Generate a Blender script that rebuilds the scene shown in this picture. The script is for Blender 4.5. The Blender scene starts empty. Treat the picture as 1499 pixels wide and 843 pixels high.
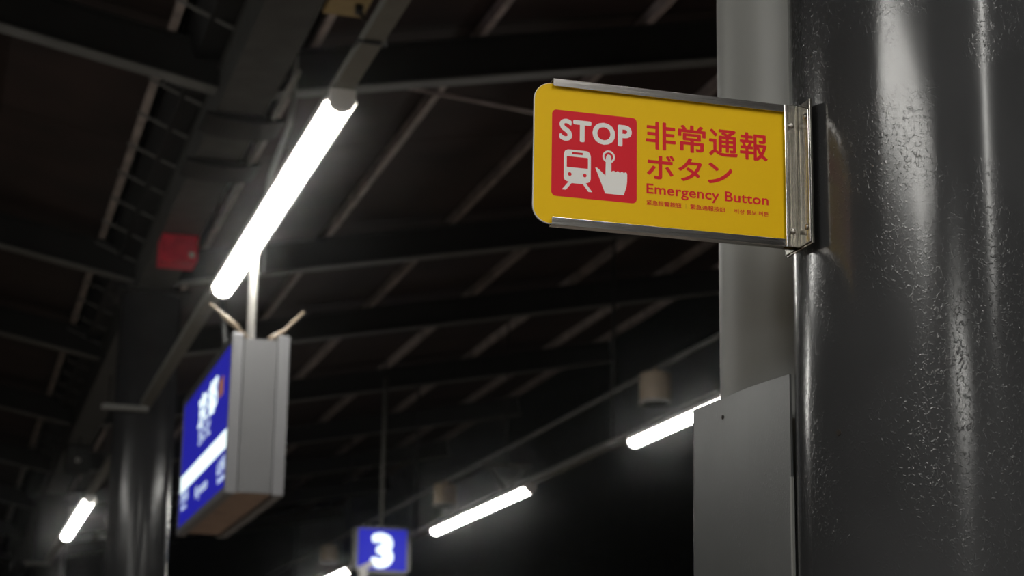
import bpy, bmesh, math, random
from mathutils import Vector, Matrix
random.seed(7)
scene = bpy.context.scene
C = scene.collection

# ---------------------------------------------------------------- camera, world, exposure
# world frame: Y runs along the platform, X across it, Z up, floor at z = 0;
# heights below are written relative to the photographer's eye (EYE above the floor)
EYE = 1.6
yaw, pitch, roll = math.radians(15.98), math.radians(13.775), math.radians(0.95)
fw = Vector((math.sin(yaw)*math.cos(pitch), math.cos(yaw)*math.cos(pitch), math.sin(pitch)))
rt = Vector((math.cos(yaw), -math.sin(yaw), 0))
up = rt.cross(fw)
r2 = rt*math.cos(roll) + up*math.sin(roll)
u2 = -rt*math.sin(roll) + up*math.cos(roll)
cam = bpy.data.cameras.new('camera')
cam.sensor_fit = 'HORIZONTAL'; cam.sensor_width = 36.0
cam.lens = 2872.9/1499*36.0
cam.clip_start = 0.05; cam.clip_end = 300
cam.dof.use_dof = True; cam.dof.focus_distance = 3.24; cam.dof.aperture_fstop = 5.6
cam.dof.aperture_blades = 9
camo = bpy.data.objects.new('camera', cam); C.objects.link(camo)
camo.matrix_world = Matrix(((r2.x, u2.x, -fw.x, 0), (r2.y, u2.y, -fw.y, 0), (r2.z, u2.z, -fw.z, EYE), (0, 0, 0, 1)))
scene.camera = camo

world = bpy.data.worlds.new('night'); scene.world = world; world.use_nodes = True
bg = world.node_tree.nodes['Background']
bg.inputs[0].default_value = (0.65, 0.65, 0.66, 1); bg.inputs[1].default_value = 0.006

# faint forward-scattering haze, added to imitate lens bloom round the lit lamps
hv = world.node_tree.nodes.new('ShaderNodeVolumeScatter')
hv.inputs['Density'].default_value = 0.0014; hv.inputs['Anisotropy'].default_value = 0.985
world.node_tree.links.new(hv.outputs[0], world.node_tree.nodes['World Output'].inputs['Volume'])

scene.view_settings.view_transform = 'Standard'
scene.view_settings.look = 'None'
scene.view_settings.gamma = 1.0
scene.view_settings.use_curve_mapping = False
scene.view_settings.exposure = 0.0
LAMP = 43.0           # radiance of the lamp diffusers

# ---------------------------------------------------------------- materials
def mat(name, col, rough=0.5, metal=0.0, var=0.12, vscale=8.0, bump=0.0, bscale=60.0, emit=None, estr=0.0, stretch=None, coat=0.0, spec=0.5):
    m = bpy.data.materials.new(name); m.use_nodes = True
    nt = m.node_tree; N, L = nt.nodes, nt.links
    b = N['Principled BSDF']
    b.inputs['Roughness'].default_value = rough
    b.inputs['Metallic'].default_value = metal
    b.inputs['Specular IOR Level'].default_value = spec
    b.inputs['Coat Weight'].default_value = coat
    tc = N.new('ShaderNodeTexCoord'); mp = N.new('ShaderNodeMapping')
    L.new(tc.outputs['Object'], mp.inputs[0])
    if stretch: mp.inputs['Scale'].default_value = stretch
    no = N.new('ShaderNodeTexNoise'); no.inputs['Scale'].default_value = vscale; no.inputs['Detail'].default_value = 5
    L.new(mp.outputs[0], no.inputs['Vector'])
    rp = N.new('ShaderNodeValToRGB')
    rp.color_ramp.elements[0].position = 0.3; rp.color_ramp.elements[1].position = 0.7
    rp.color_ramp.elements[0].color = (*[c*(1-var) for c in col], 1)
    rp.color_ramp.elements[1].color = (*[min(1, c*(1+var)) for c in col], 1)
    L.new(no.outputs[0], rp.inputs[0]); L.new(rp.outputs[0], b.inputs['Base Color'])
    if bump:
        n2 = N.new('ShaderNodeTexNoise'); n2.inputs['Scale'].default_value = bscale; n2.inputs['Detail'].default_value = 3
        L.new(mp.outputs[0], n2.inputs['Vector'])
        bp = N.new('ShaderNodeBump'); bp.inputs['Strength'].default_value = bump; bp.inputs['Distance'].default_value = 0.002
        L.new(n2.outputs[0], bp.inputs['Height']); L.new(bp.outputs[0], b.inputs['Normal'])
    if emit:
        b.inputs['Emission Color'].default_value = (*emit, 1); b.inputs['Emission Strength'].default_value = estr
    return m

def thick_paint(name, col, rough, lump, patch_lo, patch_hi, scale):
    """glossy oil paint brushed thickly on steel: smooth stretches, patches of drips and dimples"""
    m = bpy.data.materials.new(name); m.use_nodes = True
    nt = m.node_tree; N, L = nt.nodes, nt.links
    b = N['Principled BSDF']; b.inputs['Roughness'].default_value = rough
    b.inputs['Specular IOR Level'].default_value = 0.42
    tc = N.new('ShaderNodeTexCoord')
    base = N.new('ShaderNodeTexNoise'); base.inputs['Scale'].default_value = 5; base.inputs['Detail'].default_value = 6
    L.new(tc.outputs['Object'], base.inputs['Vector'])
    rp = N.new('ShaderNodeValToRGB')
    rp.color_ramp.elements[0].position = 0.35; rp.color_ramp.elements[0].color = (*[c*0.92 for c in col], 1)
    rp.color_ramp.elements[1].position = 0.65; rp.color_ramp.elements[1].color = (*[c*1.08 for c in col], 1)
    L.new(base.outputs[0], rp.inputs[0]); L.new(rp.outputs[0], b.inputs['Base Color'])
    mp = N.new('ShaderNodeMapping'); mp.inputs['Scale'].default_value = (1, 1, 0.75)
    L.new(tc.outputs['Object'], mp.inputs[0])
    n1 = N.new('ShaderNodeTexNoise'); n1.inputs['Scale'].default_value = scale; n1.inputs['Detail'].default_value = 2.0
    n1.inputs['Distortion'].default_value = 0.8
    L.new(mp.outputs[0], n1.inputs['Vector'])
    r1 = N.new('ShaderNodeMapRange'); r1.inputs[1].default_value = 0.545; r1.inputs[2].default_value = 0.73
    L.new(n1.outputs[0], r1.inputs[0])
    n2 = N.new('ShaderNodeTexNoise'); n2.inputs['Scale'].default_value = 4.5; n2.inputs['Detail'].default_value = 3
    L.new(tc.outputs['Object'], n2.inputs['Vector'])
    r2_ = N.new('ShaderNodeMapRange'); r2_.inputs[1].default_value = patch_lo; r2_.inputs[2].default_value = patch_hi
    L.new(n2.outputs[0], r2_.inputs[0])
    mu = N.new('ShaderNodeMath'); mu.operation = 'MULTIPLY'
    L.new(r1.outputs[0], mu.inputs[0]); L.new(r2_.outputs[0], mu.inputs[1])
    n3 = N.new('ShaderNodeTexNoise'); n3.inputs['Scale'].default_value = 14; n3.inputs['Detail'].default_value = 2
    mp3 = N.new('ShaderNodeMapping'); mp3.inputs['Scale'].default_value = (1, 1, 0.15)
    L.new(tc.outputs['Object'], mp3.inputs[0]); L.new(mp3.outputs[0], n3.inputs['Vector'])
    ad = N.new('ShaderNodeMath'); ad.operation = 'MULTIPLY_ADD'; ad.inputs[1].default_value = 1.6
    L.new(n3.outputs[0], ad.inputs[0]); L.new(mu.outputs[0], ad.inputs[2])
    bp = N.new('ShaderNodeBump'); bp.inputs['Strength'].default_value = 1.0; bp.inputs['Distance'].default_value = lump
    L.new(ad.outputs[0], bp.inputs['Height']); L.new(bp.outputs[0], b.inputs['Normal'])
    return m

MT = {
 'column': thick_paint('dark_grey_gloss_paint', (0.044, 0.045, 0.047), 0.15, 0.00027, 0.36, 0.58, 165),
 'cover': thick_paint('grey_thick_paint', (0.10, 0.104, 0.104), 0.30, 0.00020, 0.30, 0.60, 260),
 'pipe': mat('light_grey_paint', (0.31, 0.315, 0.30), 0.45, var=0.05, bump=0.15, bscale=40, stretch=(1, 1, 0.1)),
 'steel': mat('brushed_stainless', (0.52, 0.50, 0.48), 0.20, 1.0, var=0.10, vscale=30, bump=0.12, bscale=200, stretch=(0.05, 1, 1)),
 'steel_v': mat('stainless_angle', (0.36, 0.345, 0.31), 0.20, 1.0, var=0.35, vscale=220, bump=0.3, bscale=260, stretch=(1, 1, 0.01)),
 'screw': mat('screw_steel', (0.42, 0.40, 0.38), 0.3, 1.0),
 'yellow': mat('yellow_print', (0.80, 0.50, 0.004), 0.5, spec=0.15, var=0.015, vscale=3),
 'red': mat('red_print', (0.66, 0.016, 0.030), 0.5, spec=0.15, var=0.02, vscale=4),
 'white': mat('white_print', (0.80, 0.80, 0.78), 0.5, spec=0.15, var=0.01),
 'edge': mat('white_panel_core', (0.8, 0.8, 0.78), 0.5, var=0.02),
 'brownline': mat('brown_print', (0.42, 0.18, 0.004), 0.45, var=0.02),
 'lampwhite': mat('lamp_white_enamel', (0.72, 0.70, 0.66), 0.4, var=0.03),
 'diffuser': mat('lit_diffuser', (0.9, 0.9, 0.88), 0.5, var=0.01, emit=(1.0, 0.985, 0.93), estr=LAMP),
 'rail': mat('rail_grey_paint', (0.20, 0.20, 0.18), 0.5, var=0.1),
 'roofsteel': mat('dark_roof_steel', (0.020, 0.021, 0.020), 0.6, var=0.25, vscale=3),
 'flange': mat('roof_flange_lit', (0.18, 0.182, 0.174), 0.55, var=0.2, vscale=3),  # lamp light on the rafter undersides is put into this lighter grey
 'purlin': mat('purlin_grey', (0.42, 0.36, 0.33), 0.6, var=0.35, vscale=5),
 'roof': mat('brown_roof_board', (0.032, 0.018, 0.015), 0.7, var=0.45, vscale=1.5),
 'girder': mat('girder_grey_paint', (0.062, 0.062, 0.058), 0.55, var=0.25, vscale=6),
 'black': mat('black_plastic', (0.012, 0.012, 0.012), 0.5, var=0.1),
 'redbox': mat('red_box_paint', (0.80, 0.045, 0.085), 0.45, var=0.2, vscale=10),
 'stay': mat('stay_rod_paint', (0.22, 0.17, 0.12), 0.5),
 'beige': mat('beige_box', (0.40, 0.29, 0.12), 0.6, var=0.1, vscale=10),
 'alu_light': mat('light_aluminium_post', (0.215, 0.215, 0.225), 0.4, var=0.03),
 'alu': mat('painted_aluminium', (0.165, 0.165, 0.17), 0.45, var=0.03),
 'board_under': mat('board_underside', (0.38, 0.26, 0.19), 0.6, var=0.15),
 'blue': mat('lit_blue_face', (0.004, 0.004, 0.06), 0.5, spec=0.1, var=0.02, emit=(0.012, 0.012, 0.30), estr=1.0),
 'blue3': mat('lit_blue_number_face', (0.004, 0.004, 0.06), 0.5, spec=0.1, var=0.02, emit=(0.020, 0.022, 0.44), estr=1.0),
 'glow': mat('lit_white_lettering', (0.8, 0.8, 0.8), 0.4, var=0.01, emit=(0.80, 0.97, 0.98), estr=1.25),
 'glow_soft': mat('lit_white_small_lettering', (0.8, 0.8, 0.8), 0.4, var=0.01, emit=(0.62, 0.78, 0.95), estr=0.85),
 'orange': mat('lit_orange_mark', (0.5, 0.2, 0.05), 0.4, var=0.01, emit=(0.30, 0.11, 0.05), estr=0.6),
 'speaker': mat('speaker_ivory', (0.66, 0.54, 0.40), 0.5, var=0.08),
 'concrete': mat('platform_concrete', (0.24, 0.20, 0.165), 0.75, var=0.15, vscale=2, bump=0.2, bscale=80),
 'rust': mat('rust_mark', (0.02, 0.014, 0.01), 0.8),
}

# ---------------------------------------------------------------- mesh helpers
class MB:
    def __init__(s): s.v, s.f, s.sm = [], [], []
    def add(s, v, f, smooth=False):
        k = len(s.v); s.v += [tuple(p) for p in v]
        for q in f: s.f.append([i+k for i in q]); s.sm.append(smooth)
        return s
    def box(s, x0, x1, y0, y1, z0, z1):
        return s.add([(x0,y0,z0),(x1,y0,z0),(x1,y1,z0),(x0,y1,z0),(x0,y0,z1),(x1,y0,z1),(x1,y1,z1),(x0,y1,z1)],
                     [(0,3,2,1),(4,5,6,7),(0,1,5,4),(1,2,6,5),(2,3,7,6),(3,0,4,7)])
    def bar(s, a, b, w, h):
        """straight bar of w x h between two points"""
        a, b = Vector(a), Vector(b); d = (b-a).normalized()
        ref = Vector((0,0,1)) if abs(d.z) < 0.9 else Vector((1,0,0))
        sx = d.cross(ref).normalized()*w/2; sz = sx.cross(d).normalized()*h/2
        v = [a-sx-sz, a+sx-sz, a+sx+sz, a-sx+sz, b-sx-sz, b+sx-sz, b+sx+sz, b-sx+sz]
        return s.add(v, [(0,3,2,1)[::-1],(4,5,6,7)[::-1],(0,1,5,4)[::-1],(1,2,6,5)[::-1],(2,3,7,6)[::-1],(3,0,4,7)[::-1]])
    def tube(s, pts, r, n=10, r1=None):
        pts = [Vector(p) for p in pts]; rings = []; k = len(s.v)
        prev = None
        for i, p in enumerate(pts):
            d = (pts[min(i+1, len(pts)-1)] - pts[max(i-1, 0)]).normalized()
            if prev is None:
                ref = Vector((0,0,1)) if abs(d.z) < 0.9 else Vector((1,0,0))
                a = d.cross(ref).normalized()
            else:
                a = (prev - d*prev.dot(d)).normalized()
            prev = a; b = d.cross(a)
            rr = r if r1 is None else r + (r1-r)*i/(len(pts)-1)
            s.v += [tuple(p + a*rr*math.cos(2*math.pi*j/n) + b*rr*math.sin(2*math.pi*j/n)) for j in range(n)]
        for i in range(len(pts)-1):
            for j in range(n):
                s.f.append([k+i*n+j, k+i*n+(j+1)%n, k+(i+1)*n+(j+1)%n, k+(i+1)*n+j]); s.sm.append(True)
        s.f.append([k+j for j in range(n)][::-1]); s.sm.append(False)
        s.f.append([k+(len(pts)-1)*n+j for j in range(n)]); s.sm.append(False)
        return s
    def prism_y(s, prof, y0, y1, smooth=False, caps=True):
        """profile in (x, z), extruded along Y"""
        n = len(prof); v = [(x, y0, z) for x, z in prof] + [(x, y1, z) for x, z in prof]
        s.add(v, [(j, (j+1) % n, n+(j+1) % n, n+j) for j in range(n)], smooth)
        if caps: s.add(v, [list(range(n))[::-1], list(range(n, 2*n))])
        return s
    def prism_x(s, prof, x0, x1):
        n = len(prof); v = [(x0, y, z) for y, z in prof] + [(x1, y, z) for y, z in prof]
        return s.add(v, [(j, (j+1) % n, n+(j+1) % n, n+j) for j in range(n)]).add(v, [list(range(n))[::-1], list(range(n, 2*n))])

def wloc(o):
    p = Vector((0,0,0))
    while o is not None: p += o.location; o = o.parent
    return p
def obj(name, mb, m, parent=None, bevel=0.0, seg=2, origin=None):
    """one mesh object; vertices are given in eye-relative world coordinates"""
    me = bpy.data.meshes.new(name)
    o = bpy.data.objects.new(name, me); C.objects.link(o)
    off = wloc(parent) if parent is not None else Vector((0,0,0))
    if parent is not None: o.parent = parent
    if origin is not None:
        loc = Vector(origin) + Vector((0,0,EYE)) - off; o.location = loc
        off = off + loc
    me.from_pydata([(x-off.x, y-off.y, z+EYE-off.z) for x, y, z in mb.v], [], mb.f)
    me.polygons.foreach_set('use_smooth', mb.sm)
    bm = bmesh.new(); bm.from_mesh(me)
    bmesh.ops.remove_doubles(bm, verts=bm.verts, dist=1e-6)
    bmesh.ops.recalc_face_normals(bm, faces=bm.faces)
    if bevel:
        es = [e for e in bm.edges if len(e.link_faces) == 2 and e.calc_face_angle() > 0.6]
        bmesh.ops.bevel(bm, geom=es, offset=bevel, segments=seg, affect='EDGES', profile=0.5)
    bm.to_mesh(me); bm.free()
    me.materials.append(MT[m] if isinstance(m, str) else m)
    return o
def tag(o, label, cat, group=None):
    o['label'] = label; o['category'] = cat
    if group: o['group'] = group
    return o
def thing(name, loc, label, cat, group=None):
    o = bpy.data.objects.new(name, None); o.empty_display_size = 0.1; C.objects.link(o)
    o.location = (loc[0], loc[1], loc[2]+EYE)
    return tag(o, label, cat, group)
def font_mesh(body, bold=0.0, res=4, space=1.0):
    c = bpy.data.curves.new('lettering', 'FONT'); c.body = body; c.resolution_u = res
    c.space_character = space; c.fill_mode = 'FRONT'
    o = bpy.data.objects.new('lettering', c); C.objects.link(o)
    dg = bpy.context.evaluated_depsgraph_get()
    me = bpy.data.meshes.new_from_object(o.evaluated_get(dg))
    bpy.data.objects.remove(o); bpy.data.curves.remove(c)
    if bold:                         # heavier strokes: the glyph laid over itself, nudged all round
        bm = bmesh.new(); bm.from_mesh(me)
        for k in range(8):
            dx, dy = bold*math.cos(k*math.pi/4), bold*math.sin(k*math.pi/4)
            n0 = len(bm.verts); bm.from_mesh(me); bm.verts.ensure_lookup_table()
            for v in bm.verts[n0:]: v.co.x += dx; v.co.y += dy; v.co.z += 0.00002*(k+1)
        bm.to_mesh(me); bm.free()
    return me
def fill_mesh(loops):
    c = bpy.data.curves.new('shape', 'CURVE'); c.dimensions = '2D'; c.fill_mode = 'FRONT'
    for lp in loops:
        sp = c.splines.new('POLY'); sp.points.add(len(lp)-1); sp.use_cyclic_u = True
        for p, (x, y) in zip(sp.points, lp): p.co = (x*100, y*100, 0, 1)
    o = bpy.data.objects.new('shape', c); C.objects.link(o)
    dg = bpy.context.evaluated_depsgraph_get()
    me = bpy.data.meshes.new_from_object(o.evaluated_get(dg))
    bpy.data.objects.remove(o); bpy.data.curves.remove(c)
    for v in me.vertices: v.co /= 100
    return me
def place_flat(name, me, m, parent, facing, plane, box=None, label=None):
    """lay a flat print on a face; facing '-Y': (x,y)->(X,Z); facing '-X': (x,y)->(-Y,Z); box = (u0,u1,z0,z1) to fit"""
    xs = [v.co.x for v in me.vertices]; ys = [v.co.y for v in me.vertices]
    ax, bx, ay, by = min(xs), max(xs), min(ys), max(ys)
    off = wloc(parent)
    for v in me.vertices:
        u, w = v.co.x, v.co.y
        if box:
            u = box[0] + (u-ax)/(bx-ax)*(box[1]-box[0]); w = box[2] + (w-ay)/(by-ay)*(box[3]-box[2])
        p = Vector((u, plane-v.co.z, w+EYE)) if facing == '-Y' else Vector((plane-v.co.z, u, w+EYE))
        v.co = p - off
    o = bpy.data.objects.new(name, me); C.objects.link(o); o.parent = parent
    me.name = name
    me.materials.clear(); me.materials.append(MT[m])
    if label: o['label'] = label
    return o
def rrect(x0, x1, z0, z1, r, n=6):
    out = []
    for cx, cz, a0 in ((x1-r, z1-r, 0), (x0+r, z1-r, 90), (x0+r, z0+r, 180), (x1-r, z0+r, 270)):
        for k in range(n+1):
            a = math.radians(a0 + 90*k/n); out.append((cx+r*math.cos(a), cz+r*math.sin(a)))
    return out
def circ(cx, cz, r, n=24): return [(cx+r*math.cos(2*math.pi*k/n), cz+r*math.sin(2*math.pi*k/n)) for k in range(n)]

# ---------------------------------------------------------------- platform floor
fl = obj('floor', MB().box(-5.6, 8.9, -22, 62, -1.9, -1.6), 'concrete'); fl['kind'] = 'structure'

# ---------------------------------------------------------------- roof: a V-shaped canopy with its valley over the columns
VX, VZ, TILT = 1.66, 4.33, math.radians(11)
ct, st = math.cos(TILT), math.sin(TILT)
def slope(side, d, y, h):           # d along the slope from the valley, h square to it
    return (VX + side*(d*ct - h*st), y, VZ + d*st + h*ct)
def slope_box(mb, side, d0, d1, y0, y1, h0, h1):
    v = [slope(side, d, y, h) for h in (h0, h1) for d, y in ((d0, y0), (d1, y0), (d1, y1), (d0, y1))]
    return mb.add(v, [(0,3,2,1),(4,5,6,7),(0,1,5,4),(1,2,6,5),(2,3,7,6),(3,0,4,7)])
ceil = bpy.data.objects.new('ceiling', None); C.objects.link(ceil); ceil.location = (VX, 0, VZ+EYE)
ceil['kind'] = 'structure'
FR = [-12.4, -7.3, -2.2, 2.95, 7.8, 12.5, 18.1, 21.9, 26.5, 31.2, 36.0, 41.0, 46.0]
PD = [0.55, 1.75, 3.0, 4.25, 5.5, 6.75, 7.55]
for y in FR:
    for side in (-1, 1):
        mb = MB()
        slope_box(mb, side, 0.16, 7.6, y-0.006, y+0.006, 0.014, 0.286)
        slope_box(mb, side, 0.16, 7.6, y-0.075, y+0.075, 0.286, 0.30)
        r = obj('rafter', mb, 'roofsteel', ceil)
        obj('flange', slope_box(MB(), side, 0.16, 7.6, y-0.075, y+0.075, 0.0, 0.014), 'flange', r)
for side in (-1, 1):
    for d in PD:
        mb = MB()
        slope_box(mb, side, d-0.03, d+0.03, FR[0]-1, FR[-1]+1, 0.301, 0.309)
        slope_box(mb, side, d-0.004, d+0.004, FR[0]-1, FR[-1]+1, 0.309, 0.40)
        obj('purlin', mb, 'purlin', ceil)
unit = None
for side in (-1, 1):
    ds = [0.55] + PD[1:-1] + [7.7]
    for i in range(len(ds)-1):
        for j in range(len(FR)-1):
            y0, y1 = FR[j], FR[j+1]
            n = 2
            for k in range(n):
                a = y0 + (y1-y0)*k/n; b = y0 + (y1-y0)*(k+1)/n
                lift = random.uniform(0, 0.006)
                obj('roof_panel', slope_box(MB(), side, ds[i]+0.008, ds[i+1]-0.008, a+0.006, b-0.006, 0.402+lift, 0.425+lift), 'roof', ceil)
# valley girder on the column heads, gutter trough above it
g = obj('valley_girder', MB().box(1.50, 1.82, FR[0]-1, FR[-1]+1, 4.20, 4.215).box(1.50, 1.82, FR[0]-1, FR[-1]+1, 4.515, 4.53)
        .box(1.515, 1.527, FR[0]-1, FR[-1]+1, 4.215, 4.515).box(1.793, 1.805, FR[0]-1, FR[-1]+1, 4.215, 4.515), 'girder', ceil)
obj('gutter_trough', MB().prism_y([(1.27,4.80),(1.29,4.80),(1.36,4.60),(1.96,4.60),(2.03,4.80),(2.05,4.80),(1.97,4.575),(1.35,4.575)], FR[0]-1, FR[-1]+1), 'black', ceil)
y = 9.4
while y < 32:
    obj('gutter_strap', MB().bar((1.50, y, 4.53), (1.12, y, 4.69), 0.035, 0.012), 'flange', ceil)
    y += 0.78
for y in (12.62, 13.68):
    prof = [(1.44, 4.20)] + [(1.70+0.27*math.cos(math.radians(a)), 4.195-0.05*math.sin(math.radians(a))) for a in range(180, -1, -15)] + [(1.97, 4.20)]
    obj('girder_clamp', MB().prism_y(prof, y-0.2, y+0.2), 'black', ceil)
obj('cable_conduit', MB().tube([(1.885, 11.5, 4.20), (1.885, 15.3, 4.20)], 0.022, 8), 'rail', ceil)
obj('drop_conduit', MB().tube([(2.0,12.36,4.86),(2.0,12.36,4.3),(1.99,12.4,4.15),(1.97,12.75,4.03),(1.96,12.95,3.94),(1.955,13.05,3.82),(1.95,13.1,3.30)], 0.02, 8), 'pipe', ceil)
obj('tie_rod', MB().tube([(1.82, 13.0, 4.82), (5.6, 13.0, 4.49)], 0.014, 6), 'purlin', ceil)
obj('brace_bar', MB().bar((-0.2, 11.4, 4.86), (1.48, 9.6, 4.42), 0.05, 0.012), 'flange', ceil)

# ---------------------------------------------------------------- columns
def column(x, y, R, label, group, hide_details=False):
    t = thing('steel_column', (x, y, -1.6), label, 'column', group)
    mb = MB(); n = 96
    zs = (-1.585, 4.17)
    v = [(x+R*math.cos(2*math.pi*j/n), y+R*math.sin(2*math.pi*j/n), z) for z in zs for j in range(n)]
    mb.add(v, [(j, (j+1) % n, n+(j+1) % n, n+j) for j in range(n)], True)
    obj('shaft', mb, 'column', t)
    obj('base_plate', MB().box(x-R-0.12, x+R+0.12, y-R-0.12, y+R+0.12, -1.6, -1.585), 'column', t, bevel=0.003)
    obj('cap_plate', MB().box(x-R-0.05, x+R+0.05, y-R-0.05, y+R+0.05, 4.17, 4.20), 'roofsteel', t)
    return t
RC = 0.275
col0 = column(1.66, 3.0, RC, 'thick glossy dark grey column with the yellow emergency sign bracketed to it', 'platform columns')
# a filled bolt hole on the shaft, lower left of the front

def on_col(az_deg, z, out=0.0):
    a = math.radians(az_deg); return (1.66+(RC+out)*math.cos(a), 3.0+(RC+out)*math.sin(a), z)
p0, p1 = on_col(197.8, 0.546, -0.003), on_col(197.8, 0.546, 0.0015)
obj('bolt_hole', MB().tube([p0, p1], 0.0055, 10), 'rust', col0)
column(1.66, 17.9, RC+0.005, 'glossy dark round column behind the blue station board', 'platform columns')
column(1.66, 32.8, RC, 'farthest dark column at the lower left corner, beyond the small far lamp', 'platform columns')

# drain pipe right behind the near column, and the bent sheet cover round its foot
t = thing('drain_pipe', (1.55, 3.425, -1.6), 'light grey vertical drain pipe right behind the thick column', 'pipe')
mb = MB(); n = 64
v = [(1.55+0.142*math.cos(2*math.pi*j/n), 3.425+0.142*math.sin(2*math.pi*j/n), z) for z in (-1.6, 4.57) for j in range(n)]
mb.add(v, [(j, (j+1) % n, n+(j+1) % n, n+j) for j in range(n)], True)
obj('pipe_body', mb, 'pipe', t)
mb = MB()
v = [(1.55+rr*math.cos(2*math.pi*j/n), 3.425+rr*math.sin(2*math.pi*j/n), z) for rr, z in ((0.142,3.2),(0.15,3.2),(0.15,3.26),(0.142,3.26)) for j in range(n)]
mb.add(v, [(k*n+j, k*n+(j+1) % n, (k+1)*n+(j+1) % n, (k+1)*n+j) for k in range(3) for j in range(n)])
obj('pipe_collar', mb, 'pipe', t)

t = thing('pipe_cover', (1.66, 3.4, -1.6), 'grey painted sheet metal cover around the pipe foot beside the column', 'cover')
R0 = 0.03; th = 0.004
def ucurve(o):                       # plan of the U-shaped sheet, offset inward by o
    pts = [(1.4022+o, 3.118), (1.4008+o, 3.20), (1.400+o, 3.30)]
    cx, cy = 1.400+R0, 3.60-R0
    for a in range(180, 89, -10): pts.append((cx+(R0-o)*math.cos(math.radians(a)), cy+(R0-o)*math.sin(math.radians(a))))
    cx = 1.92-R0
    for a in range(90, -1, -10): pts.append((cx+(R0-o)*math.cos(math.radians(a)), cy+(R0-o)*math.sin(math.radians(a))))
    pts += [(1.92-o, 3.30), (1.918-o, 3.118)]
    return pts
outer, inner = ucurve(0), ucurve(th)
def topz(p): return 0.694 - (0.012*max(0, (3.42-p[1])/0.3)**1.3 if p[0] < 1.6 else 0)
k = len(outer); mb = MB()
v = [(x, y, z) for pts in (outer, inner) for z in (-1.6, None) for x, y in pts]
vv = []
for pts in (outer, inner):
    vv += [(x, y, -1.6) for x, y in pts]; vv += [(x, y, topz((x, y))) for x, y in pts]
f = []
for j in range(k-1):
    f += [(j, j+1, k+j+1, k+j), (2*k+j, 2*k+j+1, 3*k+j+1, 3*k+j)[::-1], (k+j, k+j+1, 3*k+j+1, 3*k+j), (j, j+1, 2*k+j+1, 2*k+j)[::-1]]
f += [(0, k, 3*k, 2*k), (k-1, 2*k-1, 4*k-1, 3*k-1)[::-1]]
mb.add(vv, f, False)
cov = obj('cover_sheet', mb, 'cover', t)
obj('screw', MB().tube([(1.405, 3.42, 0.655), (1.3985, 3.42, 0.655)], 0.004, 10), 'rust', t)
obj('screw', MB().tube([(1.409, 3.135, 0.50), (1.4025, 3.135, 0.50)], 0.003, 10), 'rust', t)
obj('flange_strip', MB().box(1.399, 1.404, 3.110, 3.1165, -1.6, 0.50), 'pipe', t)

# ---------------------------------------------------------------- the emergency sign
SY = 3.0
t = thing('emergency_sign', (1.372, SY, 0.876), 'yellow Japanese emergency button sign with red STOP pictogram in steel brackets', 'sign')
# panel: white core with yellow printed face
x0, x1, z0, z1 = 0.892, 1.360, 0.880, 1.126
def panel_outline(i=0.0):
    r = 0.030-i
    pts = []
    for cx, cz, a0 in ((x0+0.030, z1-0.030, 90), (x0+0.030, z0+0.030, 180)):
        for k_ in range(9):
            a = math.radians(a0 + 90*k_/8); pts.append((cx+r*math.cos(a), cz+r*math.sin(a)))
    pts += [(x1, z0+i), (x1, z1-i)]
    return pts
core = obj('sign_panel', MB().prism_y(panel_outline(), SY-0.0022, SY+0.0022), 'edge', t)
face = place_flat('yellow_face', fill_mesh([panel_outline(0.0008)]), 'yellow', core, '-Y', SY-0.0024)
back = place_flat('yellow_face', fill_mesh([panel_outline(0.0008)]), 'yellow', core, '-Y', SY+0.0024)
PL = SY-0.0026
place_flat('red_square', fill_mesh([rrect(0.9235, 1.0745, 0.9285, 1.080, 0.008)]), 'red', core, '-Y', PL, label='red rounded square printed on the yellow face')
PL2 = SY-0.0028
place_flat('stop_lettering', font_mesh('STOP', 0.034, 4, 1.09), 'white', core, '-Y', PL2, (0.9365, 1.0655, 1.0265, 1.0655), 'white STOP lettering')
train = [
 [(0.945,1.003),(0.9465,1.0085),(0.951,1.0115),(0.957,1.012),(0.981,1.012),(0.987,1.0115),(0.991,1.0085),(0.9925,1.003),(0.9925,0.963),(0.991,0.9585),(0.9865,0.956),
  (0.9838,0.956),(0.9955,0.941),(0.9885,0.941),(0.9785,0.9535),(0.959,0.9535),(0.949,0.941),(0.942,0.941),(0.9537,0.956),(0.951,0.956),(0.9465,0.9585),(0.945,0.963)],
 [(0.9595,1.0042),(0.978,1.0042),(0.978,1.0082),(0.9595,1.0082)][::-1],
 rrect(0.950,0.9875,0.981,1.000,0.0012,3)[::-1], circ(0.9555,0.9690,0.0033,16)[::-1], circ(0.982,0.9690,0.0033,16)[::-1]]
place_flat('train_pictogram', fill_mesh(train), 'white', core, '-Y', PL2, label='white train front pictogram')
hand = [(1.0005,0.9848),(1.003,0.9853),(1.0055,0.9838),(1.0185,0.9725),(1.0192,1.003),(1.0200,1.0072),(1.0222,1.0098),(1.0245,1.0102),(1.0268,1.0092),(1.0286,1.0066),(1.029,1.003),(1.0290,0.9800),
 (1.0315,0.9822),(1.0345,0.9822),(1.037,0.9800),(1.0390,0.9820),(1.0420,0.9820),(1.0445,0.9797),(1.0465,0.9818),(1.0495,0.9818),(1.0515,0.9797),(1.0535,0.9818),(1.0560,0.9812),(1.0573,0.9785),
 (1.0572,0.966),(1.0560,0.956),(1.0512,0.9412),(1.0183,0.9412)]
place_flat('hand_pictogram', fill_mesh([hand]), 'white', core, '-Y', PL2, label='white pointing hand pictogram')
def arc(cx, cz, r, a0, a1, n=30): return [(cx+r*math.cos(math.radians(a0+(a1-a0)*k/n)), cz+r*math.sin(math.radians(a0+(a1-a0)*k/n))) for k in range(n+1)]
ring = arc(1.0243,1.0062,0.0112,-62,242) + arc(1.0243,1.0062,0.0078,242,-62)
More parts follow.
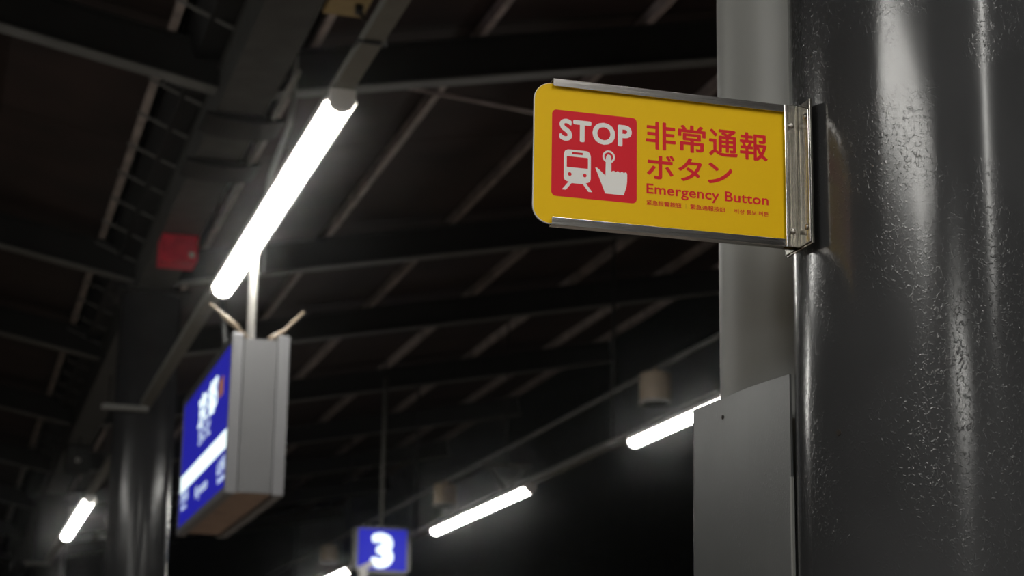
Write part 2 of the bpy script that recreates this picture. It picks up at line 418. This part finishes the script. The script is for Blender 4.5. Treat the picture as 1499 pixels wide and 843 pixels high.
place_flat('button_ring', fill_mesh([ring]), 'white', core, '-Y', PL2, label='white ring around the fingertip')
for ch, b in (('非',(1.091,1.145,1.028,1.078)),('常',(1.149,1.200,1.029,1.078)),('通',(1.206,1.259,1.028,1.077)),('報',(1.263,1.315,1.027,1.077)),
              ('ボ',(1.0925,1.143,0.9755,1.0195)),('タ',(1.149,1.193,0.977,1.019)),('ン',(1.203,1.249,0.978,1.0155))):
    place_flat('character', font_mesh(ch, 0.019), 'red', core, '-Y', PL, b)
place_flat('english_lettering', font_mesh('Emergency Button', 0.017, 4, 1.02), 'red', core, '-Y', PL, (1.092, 1.315, 0.9432, 0.9665))
for body, b in (('紧急报警按钮',(1.092,1.155,0.9285,0.9375)),('緊急通報按鈕',(1.171,1.235,0.9283,0.9375)),('비상 통보 버튼',(1.252,1.315,0.9283,0.9370))):
    place_flat('small_lettering', font_mesh(body, 0.014, 2), 'red', core, '-Y', PL, b)
for x in (1.163, 1.2435):
    place_flat('divider_line', fill_mesh([[(x-0.0003,0.9285),(x+0.0003,0.9285),(x+0.0003,0.9375),(x-0.0003,0.9375)]]), 'brownline', core, '-Y', PL)
# stainless edge channels along the top and the bottom of the panel
def channel(zc, s):                  # s = +1 top, -1 bottom: U profile in (y, z)
    w, h, q = 0.0085, 0.0135, 0.0016
    pr = [(-w, 0), (w, 0), (w, -s*h), (w-q, -s*h), (w-q, -s*q), (-w+q, -s*q), (-w+q, -s*h), (-w, -s*h)]
    return MB().prism_x([(SY+a, zc+b) for a, b in pr], 0.9235, 1.3435)
obj('edge_channel', channel(1.1330, 1), 'steel', t, bevel=0.0006, seg=2)
obj('edge_channel', channel(0.8770, -1), 'steel', t, bevel=0.0006, seg=2)
# two stainless angles clamp the panel's end to a base plate on the column
def angle(sgn):
    a = SY - sgn*0.0090
    mb = MB().box(1.3440, 1.3670, min(a, a-sgn*0.0025), max(a, a-sgn*0.0025), 0.8765, 1.1325)
    ya, yb = SY-sgn*0.0090, SY-sgn*(0.0565 if sgn > 0 else 0.0465)
    pr = [(ya, 0.8765), (yb, 0.8765), (yb, 1.112), (SY-sgn*0.012, 1.1325), (ya, 1.1325)]
    mb.prism_x(pr, 1.3670, 1.3695)
    return mb
a1 = obj('angle_bracket', angle(1), 'steel_v', t, bevel=0.0006, seg=1)
a2 = obj('angle_bracket', angle(-1), 'steel_v', t, bevel=0.0006, seg=1)
obj('base_plate', MB().box(1.3698, 1.3745, SY-0.0580, SY+0.0470, 0.8735, 1.1315), 'steel_v', t, bevel=0.0005, seg=1)
def screw(p, d, parent, r=0.0052):
    d = Vector(d); p = Vector(p)
    mb = MB().tube([p, p+d*0.0012, p+d*0.0026, p+d*0.0034], r*1.0, 14)
    k_ = len(mb.v)
    n_ = 14
    for i, sc in ((2, 0.8), (3, 0.35)):      # dome the head
        for j in range(n_):
            q = Vector(mb.v[i*n_+j]); c_ = p+d*(0.0026 if i == 2 else 0.0034)
            mb.v[i*n_+j] = tuple(c_+(q-c_)*sc)
    obj('screw', mb, 'screw', parent)
for z in (1.1015, 0.9045):
    screw((1.3560, SY-0.0115, z-0.007 if z > 1 else z-0.0005), (0,-1,0), a1)
    screw((1.3670, SY-0.0445, z), (-1,0,0), a1)
    screw((1.3670, SY+0.0400, z), (-1,0,0), a2)
# two stud bolts bridge the plate and the curved column
for z in (1.06, 0.945):
    obj('stud', MB().tube([(1.3730, SY, z), (1.3900, SY, z)], 0.006, 10), 'screw', t)

# ---------------------------------------------------------------- lamps and their rails
LL = 4.2
def lamp(x, y0, z, label, n_ends=None, L=LL):
    """slim batten lamp: white housing above, half-round lit diffuser below"""
    t = thing('tube_lamp', (x, y0, z+0.10), label, 'lamp', 'platform tube lamps')
    w = 0.058
    diff = [(x+w, z+0.052)] + [(x+w*math.cos(math.radians(a)), z+0.048-0.048*math.sin(math.radians(a))) for a in range(0, 181, 15)] + [(x-w, z+0.052)]
    obj('diffuser', MB().prism_y(diff, y0+0.05, y0+L-0.05, True, False), 'diffuser', t)
    obj('housing', MB().prism_y([(x-w-0.020, z+0.053), (x+w+0.020, z+0.053), (x+w+0.020, z+0.058), (x+w-0.008, z+0.10), (x-w+0.008, z+0.10), (x-w-0.020, z+0.058)], y0+0.05, y0+L-0.05), 'lampwhite', t)
    cap = [(x+w+0.003, z+0.10), (x-w-0.003, z+0.10)] + [(x+(w+0.003)*math.cos(math.radians(a)), z+0.046-0.050*math.sin(math.radians(a))) for a in range(180, -1, -15)]
    obj('end_cap', MB().prism_y(cap, y0, y0+0.05), 'lampwhite', t)
    obj('end_cap', MB().prism_y(cap, y0+L-0.05, y0+L), 'lampwhite', t)
    return t
XA, XB, XC, ZL = 1.635, 6.24, -3.4, 3.0
lamp(XA, 8.65, ZL, 'long bright tube lamp hanging above the blue station board', L=4.05)
lamp(XA, 23.9, ZL, 'small far tube lamp at lower left, left of the dark round column')
lamp(XA, -6.6, ZL, 'tube lamp over the column row behind the viewpoint, outside the photo')
lamp(XA, -2.3, ZL, 'added tube lamp above the viewpoint to brighten the sign, outside the photo')  # extra lamp, added to light the front of the sign
lamp(XB, 12.9, ZL, 'bright tube lamp partly hidden by the grey pipe cover', L=4.6)
lamp(XB, 20.9, ZL, 'bright tube lamp right of the blue number 3 sign', L=4.4)
lamp(XB, 30.9, ZL, 'lamp tip at the bottom edge left of the number 3 sign')
lamp(XB, 4.9, ZL, 'tube lamp of the right row hidden behind the thick column')
lamp(XB, -3.1, ZL, 'tube lamp of the right row beside the viewpoint, outside the photo')
for y, which in ((12.4, 'farther'), (6.7, 'nearer')):
    lamp(XC+0.1, y, ZL, which+' tube lamp of the single left row, outside the photo')
for y, which in ((-2.7, 'front'), (-10.7, 'rear')):
    for dx, side in ((-0.65, 'left'), (0.0, 'middle'), (0.65, 'right')):  # outer lines are added; a single row left the sign too dark
        lamp(XC+dx, y, ZL, which+' tube lamp in the '+side+' line of the row tripled to brighten the sign, outside the photo')
def rail(x, y0, y1, label, hang=(), width=0.095):
    t = thing('lamp_rail', (x, y0, ZL+0.10), label, 'rail', 'lamp rails')
    z = ZL+0.10; w = width/2
    obj('channel', MB().prism_y([(x-w,z),(x+w,z),(x+w,z+0.05),(x+w-0.012,z+0.05),(x+w-0.012,z+0.012),(x-w+0.012,z+0.012),(x-w+0.012,z+0.05),(x-w,z+0.05)], y0, y1), 'rail', t)
    for y in hang:
        zt = 4.2 if abs(x-VX) < 0.3 else VZ + abs(x-VX)*math.tan(TILT)
        obj('hanger_rod', MB().tube([(x, y, z+0.01), (x, y, zt+0.01)], 0.009, 6), 'roofsteel', t)
    return t
ra = rail(XA, 3.29, 17.58, 'grey lamp rail running from the thick column to the round column', (7.8,))
obj('end_bar', MB().box(1.25, 1.66, 17.52, 17.60, ZL+0.055, ZL+0.10), 'pipe', ra, bevel=0.008)
rb = rail(XA, 18.22, 32.48, 'far lamp rail at lower left beyond the round column', (21.9, 26.5))
obj('end_bar', MB().box(1.25, 1.66, 32.42, 32.50, ZL+0.055, ZL+0.10), 'pipe', rb, bevel=0.008)
rail(XA, -12, 2.70, 'lamp rail over the column row behind the viewpoint', (-7.3, -2.2))
rr = rail(XB, -4, 42, 'long thin lamp rail on the right with a V brace', (-2.2, 7.8, 12.5, 18.1, 26.5, 31.2, 36.0))
obj('v_brace', MB().bar((XB, 21.9, ZL+0.15), (XB-0.23, 21.9, ZL+0.44), 0.025, 0.025), 'rail', rr)
obj('v_brace', MB().bar((XB, 21.9, ZL+0.15), (XB+0.23, 21.9, ZL+0.44), 0.025, 0.025), 'rail', rr)
obj('cross_bar', MB().bar((XB-0.3, 21.9, ZL+0.45), (XB+0.3, 21.9, ZL+0.45), 0.03, 0.03), 'flange', rr)
obj('hanger_rod', MB().tube([(XB, 21.9, ZL+0.45), (XB, 21.9, VZ+(XB-VX)*math.tan(TILT)+0.01)], 0.009, 6), 'roofsteel', rr)
for dx, side in ((-0.65, 'left'), (0.0, 'middle'), (0.65, 'right')):
    rail(XC+dx, -12, 2.2, side+' lamp rail of the row tripled to brighten the sign, outside the photo', (-7.3, -2.2))  # carries the middle row and the two added lamp lines
rail(XC+0.1, 5.5, 20, 'lamp rail of the single left row, outside the photo', (7.8, 12.5, 18.1))
# conduit above the right rail carries the can loudspeakers
cd = thing('speaker_conduit', (XB, 8, ZL+0.64), 'thin conduit running above the right lamp rail', 'conduit')
obj('pipe_body', MB().tube([(XB, 8, ZL+0.64), (XB, 42, ZL+0.64)], 0.022, 8), 'flange', cd)
for y in (12.5, 18.1, 26.5, 31.2, 36.0):
    obj('hanger_rod', MB().tube([(XB+0.03, y+0.04, ZL+0.64), (XB+0.03, y+0.04, VZ+(XB-VX)*math.tan(TILT)+0.01)], 0.008, 6), 'roofsteel', cd)
for y, lab in ((16.75, 'ivory can loudspeaker above the lamp beside the pipe cover'), (24.6, 'ivory can loudspeaker above the lamp right of the number 3 sign'), (32.4, 'small ivory can loudspeaker left of the number 3 sign')):
    t = thing('can_loudspeaker', (XB-0.05, y, 3.30), lab, 'loudspeaker', 'can loudspeakers')
    x = XB-0.05; n = 28
    rz = [(0.135, 3.33), (0.145, 3.30), (0.147, 3.34), (0.147, 3.56), (0.12, 3.58), (0.0, 3.58)]
    mb = MB(); v = [(x+r_*math.cos(2*math.pi*j/n), y+r_*math.sin(2*math.pi*j/n), z) for r_, z in rz[:-1] for j in range(n)]
    mb.add(v, [(k*n+j, k*n+(j+1) % n, (k+1)*n+(j+1) % n, (k+1)*n+j) for k in range(len(rz)-2) for j in range(n)], True)
    mb.add(v, [[(len(rz)-2)*n+j for j in range(n)]])
    obj('can_body', mb, 'speaker', t)
    obj('bright_rim', MB().tube([(x, y, 3.292), (x, y, 3.318)], 0.153, 28), 'lampwhite', t)  # white ring puts the bright reflection under the can into its colour
    obj('grille', MB().tube([(x, y, 3.286), (x, y, 3.292)], 0.120, 24), 'black', t)
    obj('stem', MB().tube([(x, y, 3.58), (x, y, ZL+0.63)], 0.02, 8), 'speaker', t)

# ---------------------------------------------------------------- station name board
x0, x1, y0, y1, z0, z1 = 1.478, 1.808, 10.90, 13.16, 1.466, 2.385
t = thing('station_board', (1.64, 10.9, z0), 'lit blue station name board with grey end panel hung below the lamp', 'sign')
obj('housing', MB().box(x0+0.012, x1-0.012, y0+0.03, y1-0.03, z0+0.03, z1-0.035), 'alu', t)
obj('end_panel', MB().box(x0+0.070, x1-0.075, y0+0.012, y0+0.03, z0+0.012, z1-0.028), 'alu', t)
obj('corner_post', MB().box(x0, x0+0.064, y0, y0+0.05, z0, z1), 'alu_light', t, bevel=0.006)
obj('corner_post', MB().box(x1-0.068, x1, y0, y0+0.05, z0, z1), 'alu_light', t, bevel=0.006)
obj('corner_post', MB().box(x0, x0+0.064, y1-0.05, y1, z0, z1), 'alu_light', t, bevel=0.006)
obj('corner_post', MB().box(x1-0.068, x1, y1-0.05, y1, z0, z1), 'alu_light', t, bevel=0.006)
obj('top_frame', MB().box(x0, x0+0.05, y0+0.05, y1-0.05, z1-0.055, z1), 'roofsteel', t)
obj('top_frame', MB().box(x1-0.05, x1, y0+0.05, y1-0.05, z1-0.055, z1), 'roofsteel', t)
obj('bottom_frame', MB().box(x0, x0+0.05, y0+0.05, y1-0.05, z0, z0+0.045), 'alu', t)
obj('bottom_frame', MB().box(x1-0.05, x1, y0+0.05, y1-0.05, z0, z0+0.045), 'alu', t)
obj('underside_panel', MB().box(x0+0.055, x1-0.055, y0+0.05, y1-0.05, z0+0.018, z0+0.028), 'board_under', t)
scr = obj('lit_face', MB().box(x0+0.004, x0+0.011, y0+0.05, y1-0.05, z0+0.046, z1-0.056), 'blue', t)
obj('lit_face', MB().box(x1-0.011, x1-0.004, y0+0.05, y1-0.05, z0+0.046, z1-0.056), 'blue', t)
PX = x0+0.003
# boxes as (Y at the text's left, Y at its right, z0, z1); the reading direction runs towards -Y
place_flat('white_band', fill_mesh([[(0,0),(2,0),(2,1),(0,1)]]), 'glow', scr, '-X', PX, (13.10, 10.96, 1.735, 1.845))
for body, b, m in (('京都', (12.34, 11.44, 2.035, 2.255), 'glow'), ('きょうと', (12.26, 11.70, 1.930, 2.030), 'glow_soft'),
                ('西大路', (13.03, 12.66, 1.655, 1.725), 'glow_soft'), ('Nishioji', (13.00, 12.72, 1.600, 1.640), 'glow_soft'),
                ('Kyoto', (12.28, 11.72, 1.585, 1.675), 'glow_soft'), ('山科', (11.31, 10.97, 1.610, 1.700), 'glow_soft'), ('Yamashina', (11.29, 10.98, 1.560, 1.600), 'glow_soft')):
    if body.isascii():
        place_flat('lettering', font_mesh(body, 0.03, 2), m, scr, '-X', PX, b)
    else:                            # each kanji or kana on its own
        for i, ch in enumerate(body):
            st_ = (b[1]-b[0])/len(body)
            place_flat('character', font_mesh(ch, 0.03, 2), m, scr, '-X', PX, (b[0]+st_*(i+0.04), b[0]+st_*(i+0.96), b[2], b[3]))
place_flat('orange_mark', fill_mesh([[(0,0),(1,0),(1,1),(0,1)]]), 'orange', scr, '-X', PX, (11.40, 11.21, 2.085, 2.195))
obj('pole', MB().tube([(1.615, 11.15, z1-0.02), (1.615, 11.15, 3.10)], 0.026, 12), 'lampwhite', t)
obj('pole', MB().tube([(1.75, 12.9, z1-0.02), (1.66, 12.9, 3.10)], 0.02, 12), 'black', t)
obj('stay_rod', MB().tube([(1.60, 11.05, z1-0.01), (1.46, 11.12, 2.52), (1.37, 11.16, 2.60)], 0.010, 8).tube([(1.53, 11.085, 2.452), (1.44, 11.13, 2.535)], 0.016, 8), 'stay', t)
obj('stay_rod', MB().tube([(1.70, 11.05, z1-0.01), (1.80, 11.10, 2.455), (1.93, 11.2, 2.60)], 0.010, 8).tube([(1.71, 11.055, 2.39), (1.79, 11.095, 2.446)], 0.016, 8), 'stay', t)

# ---------------------------------------------------------------- platform number sign
Y3 = 26.0
t = thing('number_sign', (5.67, Y3, 2.50), 'lit blue square sign with a white number 3 on a thin pole', 'sign')
X0, X1, Z0, Z1 = 5.285, 6.060, 2.515, 3.150
fr = 0.055
obj('frame', MB().box(X0, X1, Y3-0.07, Y3+0.07, Z1-0.035, Z1).box(X0, X1, Y3-0.07, Y3+0.07, Z0, Z0+0.05).box(X0, X0+fr, Y3-0.07, Y3+0.07, Z0, Z1).box(X1-fr, X1, Y3-0.07, Y3+0.07, Z0, Z1), 'rail', t)
fc = obj('lit_face', MB().box(X0+fr, X1-fr, Y3-0.06, Y3+0.06, Z0+0.05, Z1-0.035), 'blue3', t)
place_flat('numeral', font_mesh('3', 0.06), 'glow', fc, '-Y', Y3-0.063, (5.515, 5.825, 2.595, 3.065))
obj('pole', MB().tube([(5.665, Y3, Z1-0.01), (5.665, Y3, 5.20)], 0.028, 10), 'rail', t)
obj('blob_bracket', MB().bar((5.335, Y3-0.12, 2.545), (5.54, Y3-0.12, 2.655), 0.06, 0.07).box(5.36, 5.46, Y3-0.15, Y3-0.07, 2.44, 2.56), 'lampwhite', t)  # white bracket made up to stand for a bright blob before the sign

# ---------------------------------------------------------------- small fittings under the girder
t = thing('alarm_box', (1.66, 15.8, 4.2), 'red box fixed under the girder near the round column', 'box')
obj('box_body', MB().box(1.505, 1.80, 15.62, 15.95, 3.98, 4.20), 'redbox', t, bevel=0.01)
obj('lid', MB().box(1.53, 1.775, 15.612, 15.622, 4.0, 4.18), 'redbox', t)
obj('label_plate', MB().box(1.73, 1.77, 15.606, 15.613, 4.01, 4.05), 'lampwhite', t)
t = thing('junction_box', (1.955, 10.35, 4.2), 'beige junction box under the roof at the top edge beside the lamp rail', 'box')
obj('box_body', MB().box(1.84, 2.08, 10.22, 10.50, 4.205, 4.59), 'beige', t, bevel=0.01)
obj('gland', MB().tube([(2.02, 10.3, 4.20), (2.02, 10.3, 4.15)], 0.025, 10), 'black', t)
o = obj('cord', MB().tube([(2.02, 10.3, 4.16), (2.05, 10.1, 4.0), (2.02, 9.6, 3.75), (1.86, 8.8, 3.4), (1.72, 8.15, 3.18), (1.685, 8.02, 3.12), (1.66, 7.98, 3.09), (1.60, 7.98, 3.09), (1.58, 8.05, 3.12), (1.60, 8.3, 3.16)], 0.010, 6), 'black', t)
t = thing('speaker_box', (1.66, 27.3, 4.2), 'small black box with a pale dot above the far lamp', 'loudspeaker')
obj('box_body', MB().box(1.50, 1.82, 27.1, 27.4, 3.82, 4.19), 'black', t, bevel=0.01)
obj('indicator', MB().tube([(1.66, 27.105, 3.99), (1.66, 27.09, 3.99)], 0.035, 12), 'lampwhite', t)
